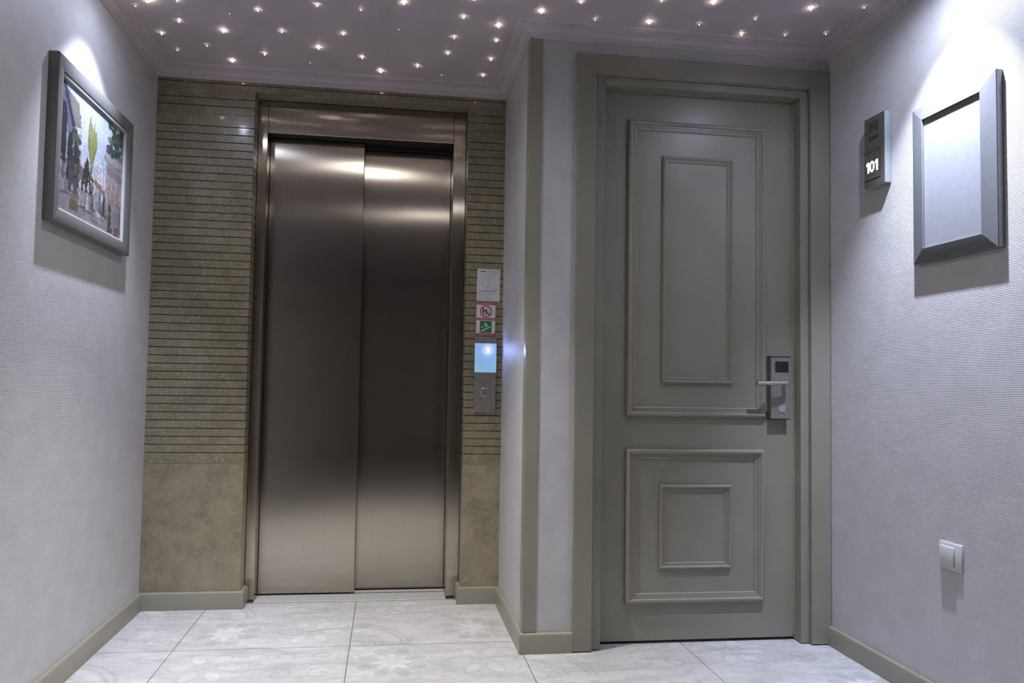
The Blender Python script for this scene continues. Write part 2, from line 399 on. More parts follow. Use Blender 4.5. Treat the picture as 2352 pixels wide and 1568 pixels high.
# cornice swept round the room
def cornice():
    CP = [(0, ZC), (0.005, ZC), (0.0065, ZC+0.005), (0.010, ZC+0.006), (0.0115, ZC+0.010), (0.0145, ZC+0.011)]
    for k in range(1, 8):
        a = k/8*PI/2; CP.append((0.0145+0.024*(1-math.cos(a)), ZC+0.011+0.019*math.sin(a)))
    CP += [(0.040, ZC+0.031), (0.0405, ZC+0.034), (0.046, ZC+0.035), (0.0465, ZC+0.0395), (0.0525, ZC+0.040), (0.057, ZC+0.0449)]
    path = [(0, YR), (XW, YR), (XW, -YP), (XP, -YP), (XP, 0), (0, 0)]
    b = bmesh.new(); P = [Vector(p) for p in path]; n = len(P); rings = []
    for i in range(n):
        d0 = (P[i]-P[i-1]).normalized(); d1 = (P[(i+1)%n]-P[i]).normalized()
        n0 = Vector((-d0.y, d0.x)); n1 = Vector((-d1.y, d1.x)); mt = n0+n1; mt = mt/mt.dot(n0)
        rings.append([b.verts.new((P[i].x+mt.x*a, P[i].y+mt.y*a, z)) for a, z in CP])
    for i in range(n):
        r, s = rings[i], rings[(i+1)%n]
        for k in range(len(CP)-1): b.faces.new((r[k], r[k+1], s[k+1], s[k]))
    return tag(obj('trim_2', fin(b, 35), M['ceiling']), 'stepped plaster cornice between the walls and the star ceiling', kind='structure')
cornice()

# ---------------------------------------------------------------- floor tiles with a faded printed pattern
fl = tag(box('floor', -0.05, XW+0.05, YR, 0.30, -0.06, -0.0022, M['grout']), 'pale grey printed floor tiles with narrow joints', kind='structure')
TP = 0.6148
def motif(kind, n):
    """faded pattern in a square patch, values about -1..1"""
    y, x = np.mgrid[0:n, 0:n]; x = (x+0.5)/n*2-1; y = (y+0.5)/n*2-1
    r = np.hypot(x, y); t = np.arctan2(y, x); v = np.zeros((n, n))
    def soft(d, w=0.03): return np.clip(0.5-d/w, 0, 1)
    if kind == 'star':
        a = np.abs(((t+PI/8) % (PI/4))-PI/8)          # eight points
        R = 0.24/(np.cos(PI/8-a*0)+0.0)*(1-0.0); edge = 0.25+0.24*(1-np.minimum(1, a/(PI/8)))**1.0
        v += 1.0*soft(r-edge)
        v -= 0.35*soft(np.abs(r-0.10)-0.02)*soft(np.abs(y)-0.04)
        for k in range(8):
            c = k*PI/4+PI/8; px, py = 0.66*math.cos(c), 0.66*math.sin(c)
            d = np.hypot(x-px, y-py)
            v -= 0.5*soft(d-0.17)*(1-soft(r-edge)); v += 0.55*soft(np.abs(d-0.2)-0.02)
        v -= 0.35*soft(r-0.62, 0.2)*(1-soft(r-edge))
        for sx in (-1, 1):
            for sy in (-1, 1): v += 0.6*soft(np.maximum(np.abs(x-sx*0.80)-0.12, np.abs(y-sy*0.80)-0.05))
    elif kind == 'flower':
        for k in range(6):
            c = k*PI/3; px, py = 0.5*math.cos(c), 0.5*math.sin(c)
            u = (x-px)*math.cos(c)+(y-py)*math.sin(c); w_ = -(x-px)*math.sin(c)+(y-py)*math.cos(c)
            d = np.hypot(u/0.30, w_/0.17)
            v += 0.5*soft(d-0.75, 0.2); v -= 0.6*soft(np.abs(d-1)-0.1, 0.15)
        v -= 0.5*soft(r-0.10); v -= 0.3*soft(np.abs(r-0.92)-0.04)
    elif kind == 'arcs':
        d = np.hypot(x+1, y+1)
        for q in (0.35, 0.62, 0.78, 1.25, 1.42): v -= 0.75*soft(np.abs(d-q)-0.035)
        v += 0.25*soft(np.abs(d-1.05)-0.12)
        e = np.hypot((x-0.6)/1.4, y-0.55); v -= 0.5*soft(np.abs(e-0.2)-0.03); v += 0.3*soft(e-0.12)
    else:
        for sx in (-1, 1):
            for sy in (-1, 1):
                u = x-sx*0.45; w_ = y-sy*0.45; q = np.hypot(u, w_); th = np.arctan2(w_*sy, u*sx)
                v -= 0.6*soft(np.abs(((q*4-th/(2*PI)) % 1)-0.5)-0.16, 0.1)*soft(q-0.36)
        v += 0.4*soft(np.abs(x)+np.abs(y)-0.22); v -= 0.35*soft(np.abs(np.abs(x)-0.95)-0.02)
    return v
LAY = {0: ('star', 'flower', 'arcs', 'curl'), 1: ('curl', 'arcs', 'star', 'flower'), 2: ('arcs', 'star', 'flower', 'curl'), 3: ('star', 'flower', 'curl', 'arcs'), 4: ('flower', 'curl', 'star', 'arcs')}
NG = 60
motifs = {k: motif(k, NG) for k in ('star', 'flower', 'arcs', 'curl')}
tile_cache = {}
def tile_mesh(var, u0, u1, v0, v1):
    key = (var, u0, u1, v0, v1)
    if key in tile_cache: return tile_cache[key]
    q = LAY[var]; img = np.vstack([np.hstack([motifs[q[0]], motifs[q[1]][:, ::-1]]), np.hstack([motifs[q[2]], motifs[q[3]]])])
    n = 2*NG; i0, i1, j0, j1 = [int(round(t*n)) for t in (u0, u1, v0, v1)]
    g = 0.0014/TP
    xs = np.linspace(u0+g, u1-g, max(2, i1-i0+1))*TP; ys = np.linspace(v0+g, v1-g, max(2, j1-j0+1))*TP
    X, Y = np.meshgrid(xs, ys); ny, nx = X.shape
    top = np.stack([X.ravel(), Y.ravel(), np.zeros(nx*ny)], 1)
    bi = [0, nx-1, nx*ny-1, nx*(ny-1)]
    co = np.vstack([top, [top[i]+np.array([0, 0, -0.008]) for i in bi]])
    idx = np.arange(nx*ny).reshape(ny, nx)
    f = np.stack([idx[:-1, :-1].ravel(), idx[:-1, 1:].ravel(), idx[1:, 1:].ravel(), idx[1:, :-1].ravel()], 1).tolist()
    B = nx*ny
    rim = [idx[0, :].tolist(), idx[:, -1].tolist(), idx[-1, ::-1].tolist(), idx[::-1, 0].tolist()]
    for k in range(4): f.append([B+k, B+(k+1) % 4]+rim[k][::-1])
    me = bpy.data.meshes.new('tile'); me.from_pydata(co.tolist(), [], f); me.update()
    uu = np.clip((X/TP*n).astype(int), 0, n-1); vv = np.clip((Y/TP*n).astype(int), 0, n-1)
    val = img[vv, uu].ravel()
    base = np.array([0.495, 0.490, 0.487]); c = base[None]*(1+0.18*np.clip(val, -1.3, 1.3))[:, None]
    col = np.ones((len(co), 4)); col[:B, :3] = c; col[B:, :3] = base
    at = me.color_attributes.new('print', 'FLOAT_COLOR', 'POINT'); at.data.foreach_set('color', col.ravel().astype(np.float32))
    me.materials.append(M['tile']); tile_cache[key] = me
    return me
gx0, gy0 = 0.2715-TP, -0.4435
fix = {(1, 0): 0, (2, -1): 1, (4, -1): 2, (0, -1): 3, (0, 0): 4, (1, -1): 2, (2, 0): 2, (3, -1): 0}
for i in range(0, 5):
    for j in range(0, -10, -1):
        x0, y0 = gx0+i*TP, gy0+j*TP
        u0 = max(0.0, -x0/TP); u1 = min(1.0, (XW-x0)/TP); v1 = min(1.0, (0.055-y0)/TP) if j == 0 else 1.0; v0 = max(0.0, (YR-y0)/TP)
        if u1-u0 < 0.02 or v1-v0 < 0.02: continue
        o = obj('floor_tile', tile_mesh(fix.get((i, j), (i*3+j*2) % 5), round(u0, 4), round(u1, 4), round(v0, 4), round(v1, 4)), None, fl)
        o.location = (x0, y0, 0)

# ================================================================ elevator
ev = empty('elevator')
tag(ev, 'brushed steel elevator with two sliding door panels in a stone opening', 'elevator')
XL, XR_, ZH = 0.447, 1.278, 2.056
Y1, Y2 = 0.150, 0.200
box('door_jamb', XE1+0.001, XL, DE+0.001, DE+0.14, 0.001, ZE-0.001, M['steel'], ev, 0.001)
box('door_jamb', XR_, XE2-0.001, DE+0.001, DE+0.14, 0.001, ZE-0.001, M['steel'], ev, 0.001)
box('header_panel', XL+0.001, XR_-0.001, DE+0.001, DE+0.013, ZH, ZE-0.001, M['steel'], ev, 0.001)
box('door_track', XL+0.001, XR_-0.001, DE+0.014, 0.28, ZH+0.002, ZE-0.004, M['dark'], ev)
box('track_lip', XL+0.42, XR_-0.002, Y1+0.030, Y2-0.006, ZH-0.014, ZH+0.002, M['dark'], ev)
box('door_panel', XL+0.0015, 0.871, Y1, Y1+0.026, 0.010, ZH-0.001, M['steel'], ev, 0.0015)
box('door_panel', 0.845, XR_-0.0015, Y2, Y2+0.026, 0.010, ZH-0.001, M['steel'], ev, 0.0015)
sill = box('sill', XL+0.001, XR_-0.001, 0.058, 0.25, -0.006, 0.0025, M['alu'], ev, 0.0006)
for k, yy in enumerate((Y1+0.012, Y2+0.012)):
    box('sill_groove', XL+0.004, XR_-0.004, yy-0.003, yy+0.003, 0.0024, 0.0030, M['dark'], sill)

# ================================================================ elevator call panel and notices
PL = Plane((0, 0, 0), (1, 0, 0), (0, 0, 1), (0, -1, 0))      # stone face
cpn = empty('elevator_call_panel'); tag(cpn, 'slim steel call panel with a glowing blue display and round button', 'call panel')
box('face_plate', 1.3795, 1.4755, -0.012, -0.0004, 0.830, 1.1645, M['steel_plate'], cpn, 0.0012)
def m_display():
    m, nt, b = mat('blue_display'); p = pos(nt)
    d = N(nt, 'ShaderNodeVectorMath', operation='DISTANCE'); L(nt, p, d.inputs[0]); d.inputs[1].default_value = (1.438, -0.0145, 1.1065)
    c = ramp(nt, d.outputs['Value'], [(0.0, (0.85, 0.92, 1.0)), (0.016, (0.60, 0.72, 1.0)), (0.035, (0.27, 0.44, 0.90)), (0.07, (0.25, 0.47, 0.72)), (0.14, (0.25, 0.50, 0.66))])
    L(nt, c, b.inputs['Emission Color']); b.inputs['Emission Strength'].default_value = 0.9
    b.inputs['Base Color'].default_value = (0.02, 0.04, 0.06, 1); b.inputs['Roughness'].default_value = 0.15
    return m
dsp = box('display', 1.3790, 1.4760, -0.0145, -0.0121, 1.0072, 1.1356, m_display(), cpn, 0.0008)
text('digit', PL, '2', 1.4310, 1.0955, 1.4450, 1.1175, 0.0146, emit('digit_light', (0.30, 0.42, 1.0), 420.0), dsp, 0.0004, bold=0.02)
bt = obj('button', fin(cyl_bm((1.4272, -0.0121, 0.9195), 0.0165, (0, -1, 0), 0.0025, 32, bevel=0.0006), 40), M['steel_plate'], cpn)
obj('button_ring', fin(ring_bm((1.4272, -0.0121, 0.9195), 0.0200, 0.0172, (0, -1, 0), 0.003, 40), 40), M['chrome'], bt)
flat('button_mark', PL, [(1.4195, 0.9215), (1.4235, 0.9270), (1.4275, 0.9215)], 0.01465, 0.0002, M['ink'], bt)
flat('button_mark', PL, [(1.4300, 0.9270), (1.4370, 0.9270), (1.4335, 0.9190)], 0.01465, 0.0002, M['ink'], bt)
for k in range(4): flat('button_mark', PL, rectp(1.4180+k*0.0055, 0.9105, 1.4215+k*0.0055, 0.9145), 0.01465, 0.0002, M['ink'], bt)

# white instruction sheet
sh = empty('instruction_sheet'); tag(sh, 'white paper sheet with a line drawing of two doors, taped to the stone', 'notice')
ps = Plane((1.3840, -0.0004, 1.3250), Vector((0.1035, 0, -0.0006)).normalized(), (0.018, 0, 0.9998), (0, -1, 0))
flat('sheet', ps, rectp(0, 0, 0.1035, 0.1435), 0, 0.0006, M['paper'], sh)
def pr(u0, v0, u1, v1, m): return flat('print_mark', ps, rectp(u0, v0, u1, v1), 0.0007, 0.0001, m, sh)
def frame_rect(pl, u0, v0, u1, v1, t, m, par, n0=0.0007):
    b = bmesh.new()
    o_ = [b.verts.new(pl.p(u, v, n0)) for u, v in rectp(u0, v0, u1, v1)]; i_ = [b.verts.new(pl.p(u, v, n0)) for u, v in rectp(u0+t, v0+t, u1-t, v1-t)]
    for k in range(4): b.faces.new((o_[k], o_[(k+1)%4], i_[(k+1)%4], i_[k]))
    r = bmesh.ops.extrude_face_region(b, geom=b.faces[:]); bmesh.ops.translate(b, verts=[g for g in r['geom'] if isinstance(g, bmesh.types.BMVert)], vec=pl.N*0.0001)
    return obj('print_outline', fin(b), m, par)
flat('print_logo', ps, [(0.0135, 0.1280), (0.0175, 0.1325), (0.0135, 0.1370), (0.0095, 0.1325)], 0.0007, 0.0001, M['ink_blue'], sh)
flat('print_logo', ps, [(0.0135, 0.1305), (0.0155, 0.1325), (0.0135, 0.1345), (0.0115, 0.1325)], 0.0008, 0.0001, M['paper'], sh)
pr(0.0190, 0.1300, 0.0390, 0.1340, M['ink_blue']); pr(0.0200, 0.1268, 0.0380, 0.1276, M['ink_pale'])
for k, s in enumerate(('ACİL DURUM KİLİT AÇMA', 'ANAHTARININ KULLANMA', 'TALİMATI')):
    hw = (0.0245, 0.0255, 0.010)[k]; text('print_text', ps, s, 0.0735-hw, 0.1350-k*0.0052, 0.0735+hw, 0.1386-k*0.0052, 0.0007, M['ink_blue'], sh, 0.0001)
pr(0.0425, 0.1235, 0.0428, 0.1405, M['ink_pale']); pr(0.0045, 0.1228, 0.0990, 0.1231, M['ink_pale'])
frame_rect(ps, 0.0080, 0.0515, 0.0365, 0.1190, 0.0006, M['ink_pale'], sh); frame_rect(ps, 0.0110, 0.0515, 0.0340, 0.1150, 0.0004, M['ink_pale'], sh)
frame_rect(ps, 0.0190, 0.0720, 0.0240, 0.1050, 0.0007, M['ink'], sh); frame_rect(ps, 0.0265, 0.0800, 0.0295, 0.0865, 0.0005, M['ink_pale'], sh)
frame_rect(ps, 0.0620, 0.0515, 0.0985, 0.1190, 0.0006, M['ink_pale'], sh); frame_rect(ps, 0.0650, 0.0515, 0.0805, 0.1140, 0.0004, M['ink_pale'], sh); frame_rect(ps, 0.0805, 0.0515, 0.0960, 0.1140, 0.0004, M['ink_pale'], sh)
frame_rect(ps, 0.0395, 0.1110, 0.0600, 0.1190, 0.0004, M['ink_pale'], sh); frame_rect(ps, 0.0395, 0.0540, 0.0600, 0.0640, 0.0004, M['ink_pale'], sh)
for v in (0.1165, 0.1135): pr(0.0440, v, 0.0555, v+0.0010, M['ink'])
for v in (0.0610, 0.0585, 0.0562): pr(0.0430, v, 0.0565, v+0.0010, M['ink'])
obj('print_circle', fin(ring_bm(ps.p(0.0480, 0.0975, 0.0007), 0.0062, 0.0055, ps.N, 0.0001, 24)), M['ink_pale'], sh)
flat('print_drawing', ps, [(0.0462, 0.0950), (0.0498, 0.0950), (0.0505, 0.0980), (0.0480, 0.1012), (0.0458, 0.0980)], 0.0007, 0.0001, M['ink'], sh)
flat('print_drawing', ps, [(0.0455, 0.0880), (0.0480, 0.0905), (0.0510, 0.0850), (0.0560, 0.0840), (0.0520, 0.0750), (0.0505, 0.0770), (0.0520, 0.0815), (0.0490, 0.0830)], 0.0007, 0.0001, M['ink_pale'], sh)
flat('print_line', ps, [(0.0360, 0.1150), (0.0364, 0.1152), (0.0435, 0.1012), (0.0431, 0.1008)], 0.0007, 0.0001, M['ink_pale'], sh)
flat('print_line', ps, [(0.0530, 0.0990), (0.0533, 0.0986), (0.0760, 0.1140), (0.0757, 0.1144)], 0.0007, 0.0001, M['ink_pale'], sh)
pr(0.0110, 0.0452, 0.0900, 0.0468, M['ink']); pr(0.0130, 0.0420, 0.0870, 0.0436, M['ink'])
rl = [0.070, 0.078, 0.096, 0.056, 0.050, 0.062, 0.078, 0.074]
for k, e in enumerate(rl): pr(0.0050, 0.0360-k*0.0038, e, 0.0369-k*0.0038, M['ink_pale'])
pr(0.0040, 0.0042, 0.0280, 0.0056, M['ink']); pr(0.0315, 0.0042, 0.0700, 0.0056, M['ink'])

# red and green safety notice
sg = empty('safety_notice'); tag(sg, 'red bordered notice with crossed-out elevator and green stairs pictograms', 'notice')
pg = Plane((1.3812, -0.0004, 1.1672), (1, 0, 0.004), (0.012, 0, 1), (0, -1, 0))
SW, SH = 0.0898, 0.1545
flat('notice_board', pg, rectp(0, 0, SW, SH), 0, 0.0010, M['red'], sg)
def g_(name, pts, n, m): return flat(name, pg, pts, 0.0011+n*0.00012, 0.0001, m, sg)
g_('print_field', rectp(0.0030, 0.0820, SW-0.0025, 0.1405), 0, M['paper']); g_('print_field', rectp(0.0030, 0.0130, SW-0.0025, 0.0715), 0, M['paper'])
frame_rect(pg, 0.0012, 0.0012, SW-0.0012, SH-0.0012, 0.0006, M['paper'], sg, 0.0011)
for s, a, b_, c, d in (('YANGIN VE DEPREM ANINDA', 0.0050, 0.1440, 0.0715, 0.1490), ('ASANSÖRÜ KULLANMAYIN', 0.0035, 0.0740, SW-0.0035, 0.0800), ('MERDİVENLERİ KULLANIN', 0.0065, 0.0045, SW-0.0090, 0.0102)):
    text('print_text', pg, s, a, b_, c, d, 0.00112, M['paper'], sg, 0.0001, bold=0.012)
g_('print_badge', rectp(0.0745, 0.1420, 0.0865, 0.1515), 0, M['ink_blue']); g_('print_badge', [(0.0785, 0.1500), (0.0825, 0.1500), (0.0812, 0.1440), (0.0798, 0.1440)], 1, M['paper'])
CU, CV = 0.0450, 0.1112
# elevator car with riders, arrows and flames behind the bar
g_('pictogram', rectp(CU-0.0185, CV-0.0140, CU-0.0175, CV+0.0130), 1, M['black_ink']); g_('pictogram', rectp(CU-0.0185, CV-0.0140, CU+0.0090, CV-0.0130), 1, M['black_ink'])
for q in (-0.0110, 0.0020):
    g_('pictogram', [(CU+q+0.0028*math.cos(t*PI/6), CV+0.0085+0.0028*math.sin(t*PI/6)) for t in range(12)], 1, M['black_ink'])
    g_('pictogram', [(CU+q-0.0040, CV+0.0050), (CU+q+0.0040, CV+0.0050), (CU+q+0.0040, CV-0.0040), (CU+q+0.0025, CV-0.0040), (CU+q+0.0025, CV-0.0125), (CU+q-0.0025, CV-0.0125), (CU+q-0.0025, CV-0.0040), (CU+q-0.0040, CV-0.0040)], 1, M['black_ink'])
g_('pictogram', [(CU+0.0030, CV+0.0135), (CU+0.0060, CV+0.0180), (CU+0.0090, CV+0.0135)], 1, M['black_ink'])
g_('pictogram', [(CU-0.0030, CV-0.0175), (CU+0.0000, CV-0.0215), (CU+0.0030, CV-0.0175)], 1, M['black_ink'])
for k in range(4): g_('pictogram', [(CU+0.0105, CV+0.0130-k*0.0065), (CU+0.0150, CV+0.0120-k*0.0065), (CU+0.0195, CV+0.0080-k*0.0065), (CU+0.0150, CV+0.0095-k*0.0065)], 1, M['black_ink'])
obj('prohibition_ring', fin(ring_bm(pg.p(CU, CV, 0.00145), 0.0268, 0.0222, pg.N, 0.0001, 48)), M['red'], sg)
s2 = 0.0024
g_('prohibition_bar', [(CU-0.0170-s2*.7, CV+0.0170-s2*.7), (CU-0.0170+s2*.7, CV+0.0170+s2*.7), (CU+0.0170+s2*.7, CV-0.0170+s2*.7), (CU+0.0170-s2*.7, CV-0.0170-s2*.7)], 3, M['red'])
GU, GV = 0.0195, 0.0155
g_('exit_field', rectp(GU, GV, GU+0.0530, GV+0.0535), 1, M['green'])
def q_(pts): return g_('pictogram', [(GU+u*0.0530, GV+v*0.0535) for u, v in pts], 2, M['paper'])
for k in range(6): q_([(0.05+k*0.145, 0.13+k*0.065), (0.30+k*0.125, 0.13+k*0.065), (0.30+k*0.125, 0.20+k*0.065), (0.05+k*0.145, 0.20+k*0.065)])
q_([(0.42+0.05*math.cos(t*PI/6), 0.84+0.055*math.sin(t*PI/6)) for t in range(12)])
q_([(0.42, 0.77), (0.53, 0.78), (0.60, 0.62), (0.52, 0.56), (0.44, 0.62)])
q_([(0.42, 0.77), (0.34, 0.66), (0.38, 0.63), (0.47, 0.74)]); q_([(0.52, 0.78), (0.62, 0.76), (0.68, 0.68), (0.65, 0.66), (0.58, 0.72), (0.52, 0.72)])
q_([(0.44, 0.60), (0.54, 0.60), (0.52, 0.44), (0.48, 0.40), (0.45, 0.42), (0.48, 0.48)]); q_([(0.50, 0.60), (0.60, 0.62), (0.64, 0.56), (0.74, 0.56), (0.74, 0.52), (0.60, 0.51)])
q_([(0.12, 0.40), (0.12, 0.54), (0.17, 0.54), (0.17, 0.48), (0.27, 0.57), (0.30, 0.53), (0.21, 0.44), (0.27, 0.44), (0.27, 0.40)])

# ================================================================ room door
dr = empty('door_1'); tag(dr, 'grey green panelled room door with electronic lock', kind='structure')
T = M['trim']; CF = -YP-0.015
prism('casing_board', [(XO1, CF, 0.004), (XI1, CF, 0.004), (XI1, CF, ZI), (XO1, CF, ZO)], (0, 0.0146, 0), T, dr, 0.0008)
prism('casing_board', [(XI2, CF, 0.004), (XO2, CF, 0.004), (XO2, CF, ZO), (XI2, CF, ZI)], (0, 0.0146, 0), T, dr, 0.0008)
prism('casing_board', [(XO1, CF, ZO), (XI1, CF, ZI), (XI2, CF, ZI), (XO2, CF, ZO)], (0, 0.0146, 0), T, dr, 0.0008)
JY = -YP+0.003; YL_ = -0.5015
box('jamb_board', XI1+0.001, XJ1, JY, -0.42, 0.003, ZI-0.002, T, dr, 0.001)
box('jamb_board', XJ2, XI2+0.075, JY, -0.42, 0.003, ZI-0.002, T, dr, 0.001)
box('jamb_board', XJ1+0.0005, XJ2-0.0005, JY, -0.42, ZJ, ZI-0.002, T, dr, 0.001)
leaf = box('door_leaf', XJ1+0.002, XJ2-0.003, YL_, YL_+0.042, 0.011, ZJ-0.003, T, dr, 0.001)
box('door_seal', XJ2-0.0028, XJ2-0.0004, YL_-0.003, YL_+0.02, 0.02, ZJ-0.001, M['seal'], dr)
box('door_seal', XJ1+0.001, XJ2-0.003, YL_-0.003, YL_+0.02, ZJ-0.0026, ZJ-0.0004, M['seal'], dr)
box('door_seal', XJ1+0.0004, XJ1+0.0018, YL_-0.002, YL_+0.02, 0.02, ZJ-0.003, T, dr)
big = [(0, 0), (0, 0.007), (0.0010, 0.0105), (0.0030, 0.0140), (0.0060, 0.0168), (0.0095, 0.0180), (0.0130, 0.0174), (0.0160, 0.0152), (0.0180, 0.0120), (0.0185, 0.0105), (0.0225, 0.0105), (0.0230, 0.0080), (0.0270, 0.0080), (0.0275, 0.0058), (0.0320, 0.0058), (0.0345, 0.0046), (0.0370, 0.0015), (0.0370, 0)]
small = [(u*0.64, h*0.72) for u, h in big]
for x0, x1, z0_, z1_, pf in ((1.894, 2.451, 0.846, 1.977, big), (2.033, 2.318, 0.973, 1.845, small), (1.894, 2.445, 0.150, 0.724, big), (2.027, 2.312, 0.276, 0.590, small)):
    obj('panel_moulding', rect_moulding((x0, YL_-0.0002, z0_), (1, 0, 0), (0, 0, 1), (0, -1, 0), x1-x0, z1_-z0_, pf), T, dr)
# lock with lever
lk = box('lock_body', 2.4615, 2.5390, YL_-0.028, YL_-0.0002, 0.8435, 1.0800, M['steel_plate'], dr, 0.0012)
lk['label'] = 'brushed steel electronic lock'
box('lock_cap', 2.4610, 2.5395, YL_-0.0285, YL_-0.0002, 1.0802, 1.0832, M['dark'], lk); box('lock_cap', 2.4610, 2.5395, YL_-0.0285, YL_-0.0002, 0.8405, 0.8433, M['dark'], lk)
box('card_reader', 2.4785, 2.5325, YL_-0.0295, YL_-0.0282, 1.0225, 1.0640, M['black'], lk, 0.0006)
obj('keyhole_cover', fin(cyl_bm((2.5050, YL_-0.0281, 0.8835), 0.0155, (0, -1, 0), 0.0022, 32, bevel=0.0006), 40), M['grey_disc'], lk)
obj('keyhole', fin(cyl_bm((2.5050, YL_-0.0304, 0.8735), 0.0013, (0, -1, 0), 0.0003, 12)), M['black_ink'], lk)
hp = [(2.511, YL_-0.028, 0.9825), (2.511, YL_-0.050, 0.9825)]
for k in range(1, 7):
    a = k/6*PI/2; hp.append((2.511-0.012*(1-math.cos(a)), YL_-0.050-0.014*math.sin(a), 0.9825))
hp += [(2.45, YL_-0.066, 0.9805), (2.382, YL_-0.066, 0.9785)]
obj('lever_handle', fin(tube_bm(hp, 0.0085, 16), 40), M['steel_bright'], lk)

# ================================================================ pictures
def mitred_frame(parent, pl, W_, H_, fw, prof, mat_):
    """four mitred boards; prof lists (inset, height) from the outside in"""
    cor = [(0, 0), (W_, 0), (W_, H_), (0, H_)]; ins = [(1, 1), (-1, 1), (-1, -1), (1, -1)]
    for k in range(4):
        b = bmesh.new(); A, B = k, (k+1) % 4; ra, rb = [], []
        dx = (cor[B][0]-cor[A][0], cor[B][1]-cor[A][1]); dl = math.hypot(*dx); g = 0.0003
        for i, h in prof:
            ra.append(b.verts.new(pl.p(cor[A][0]+ins[A][0]*i+dx[0]/dl*g, cor[A][1]+ins[A][1]*i+dx[1]/dl*g, h)))
            rb.append(b.verts.new(pl.p(cor[B][0]+ins[B][0]*i-dx[0]/dl*g, cor[B][1]+ins[B][1]*i-dx[1]/dl*g, h)))
        n = len(prof)
        for j in range(n): b.faces.new((ra[j], ra[(j+1) % n], rb[(j+1) % n], rb[j]))
        b.faces.new(ra); b.faces.new(rb[::-1])
        obj('frame_board', fin(b, 30), mat_, parent)
def paint_scene(w_, h_):
    """watercolour-like street scene: domes, poplar, arcades, market folk"""
    img = np.zeros((h_, w_, 3)); yy, xx = np.mgrid[0:h_, 0:w_]; U = (xx+0.5)/w_; V = (yy+0.5)/h_
    rs = np.random.RandomState(3)
    def noise2(sx, sy):
        g = rs.rand(sy+2, sx+2); a = U*sx; b = V*sy; i = a.astype(int); j = b.astype(int); fa = a-i; fb = b-j
        fa = fa*fa*(3-2*fa); fb = fb*fb*(3-2*fb)
        return (g[j, i]*(1-fa)+g[j, i+1]*fa)*(1-fb)+(g[j+1, i]*(1-fa)+g[j+1, i+1]*fa)*fb
    NS = noise2(30, 30); NF = noise2(90, 90)
    def put(mask, c, al=1.0, var=0.25):
        c = np.array(lin(c))[None, None]*(1+var*((NS+NF)[..., None]-1.0)); m_ = (np.asarray(mask, float)*al)[..., None]
        img[:] = img*(1-m_)+c*m_
    def poly(pts):
        m_ = np.zeros((h_, w_), bool); n = len(pts)
        for k in range(n):
            (x0, y0), (x1, y1) = pts[k], pts[(k+1) % n]
            if y0 == y1: continue
            c = ((V >= min(y0, y1)) & (V < max(y0, y1))); m_ ^= c & (U < x0+(V-y0)*(x1-x0)/(y1-y0))
        return m_
    def ell(cx, cy, rx, ry): return ((U-cx)/rx)**2+((V-cy)/ry)**2 < 1
    def rect(a, b, c, d): return (U >= a) & (U < c) & (V >= b) & (V < d)
    sky = np.array(lin((214, 216, 226)))*(1-V[..., None])+np.array(lin((168, 182, 208)))*V[..., None]
    img[:] = sky*(0.9+0.2*NS[..., None])
    put(np.clip((noise2(7, 6)-0.4)*2, 0, 1), (226, 228, 236), 0.7, 0.05)
    # domed building in haze
    put(rect(0.28, 0.36, 0.76, 0.56), (214, 212, 216)); put(ell(0.60, 0.56, 0.125, 0.22) & (V > 0.56), (176, 192, 214)); put(ell(0.70, 0.52, 0.07, 0.14) & (V > 0.5), (168, 186, 206))
    put(ell(0.41, 0.52, 0.09, 0.13) & (V > 0.52), (172, 188, 208)); put(ell(0.47, 0.42, 0.10, 0.09) & (V > 0.42), (160, 178, 200))
    for k in range(7): put(rect(0.50+k*0.032, 0.575, 0.515+k*0.032, 0.63), (196, 188, 190), 0.8)
    for k in range(9): put(rect(0.30+k*0.05, 0.40, 0.322+k*0.05, 0.50), (190, 180, 182), 0.7)
    put(rect(0.28, 0.505, 0.78, 0.52), (208, 190, 170), 0.7); put(rect(0.28, 0.365, 0.78, 0.38), (212, 190, 165), 0.7)
    for cx, tp in ((0.285, 0.93), (0.735, 0.86)):
        put(poly([(cx-0.012, 0.45), (cx+0.012, 0.45), (cx+0.009, tp-0.14), (cx, tp), (cx-0.009, tp-0.14)]), (184, 192, 214)); put(rect(cx-0.018, tp-0.28, cx+0.018, tp-0.265), (150, 158, 185))
    # arcade on the left
    put(poly([(0, 0.25), (0.27, 0.25), (0.27, 0.60), (0.20, 0.72), (0.13, 0.93), (0, 0.98)]), (104, 106, 118))
    put(poly([(0.02, 0.98), (0.07, 0.98), (0.20, 0.70), (0.17, 0.68)]), (56, 52, 82)); put(poly([(0.12, 0.93), (0.25, 0.90), (0.30, 0.72), (0.20, 0.70)]), (126, 124, 112))
    for cx, rx, b0, b1 in ((0.055, 0.04, 0.52, 0.80), (0.15, 0.03, 0.30, 0.60), (0.225, 0.03, 0.30, 0.56)):
        put(rect(cx-rx, b0-0.15, cx+rx, b1-0.06) | ell(cx, b1-0.06, rx, 0.09), (48, 52, 62))
    for cx in (0.012, 0.105, 0.19): put(rect(cx-0.012, 0.25, cx+0.012, 0.66), (150, 152, 168)); put(rect(cx-0.006, 0.25, cx+0.004, 0.66), (178, 182, 120), 0.5)
    for k in range(60):
        a, b = 0.17+rs.rand()*0.12, 0.33+rs.rand()*0.33; put(ell(a, b, 0.018, 0.025), [(52, 62, 52), (44, 46, 70), (86, 96, 58)][k % 3], 0.8)
    # poplar
    put(rect(0.452, 0.36, 0.476, 0.55), (112, 112, 70))
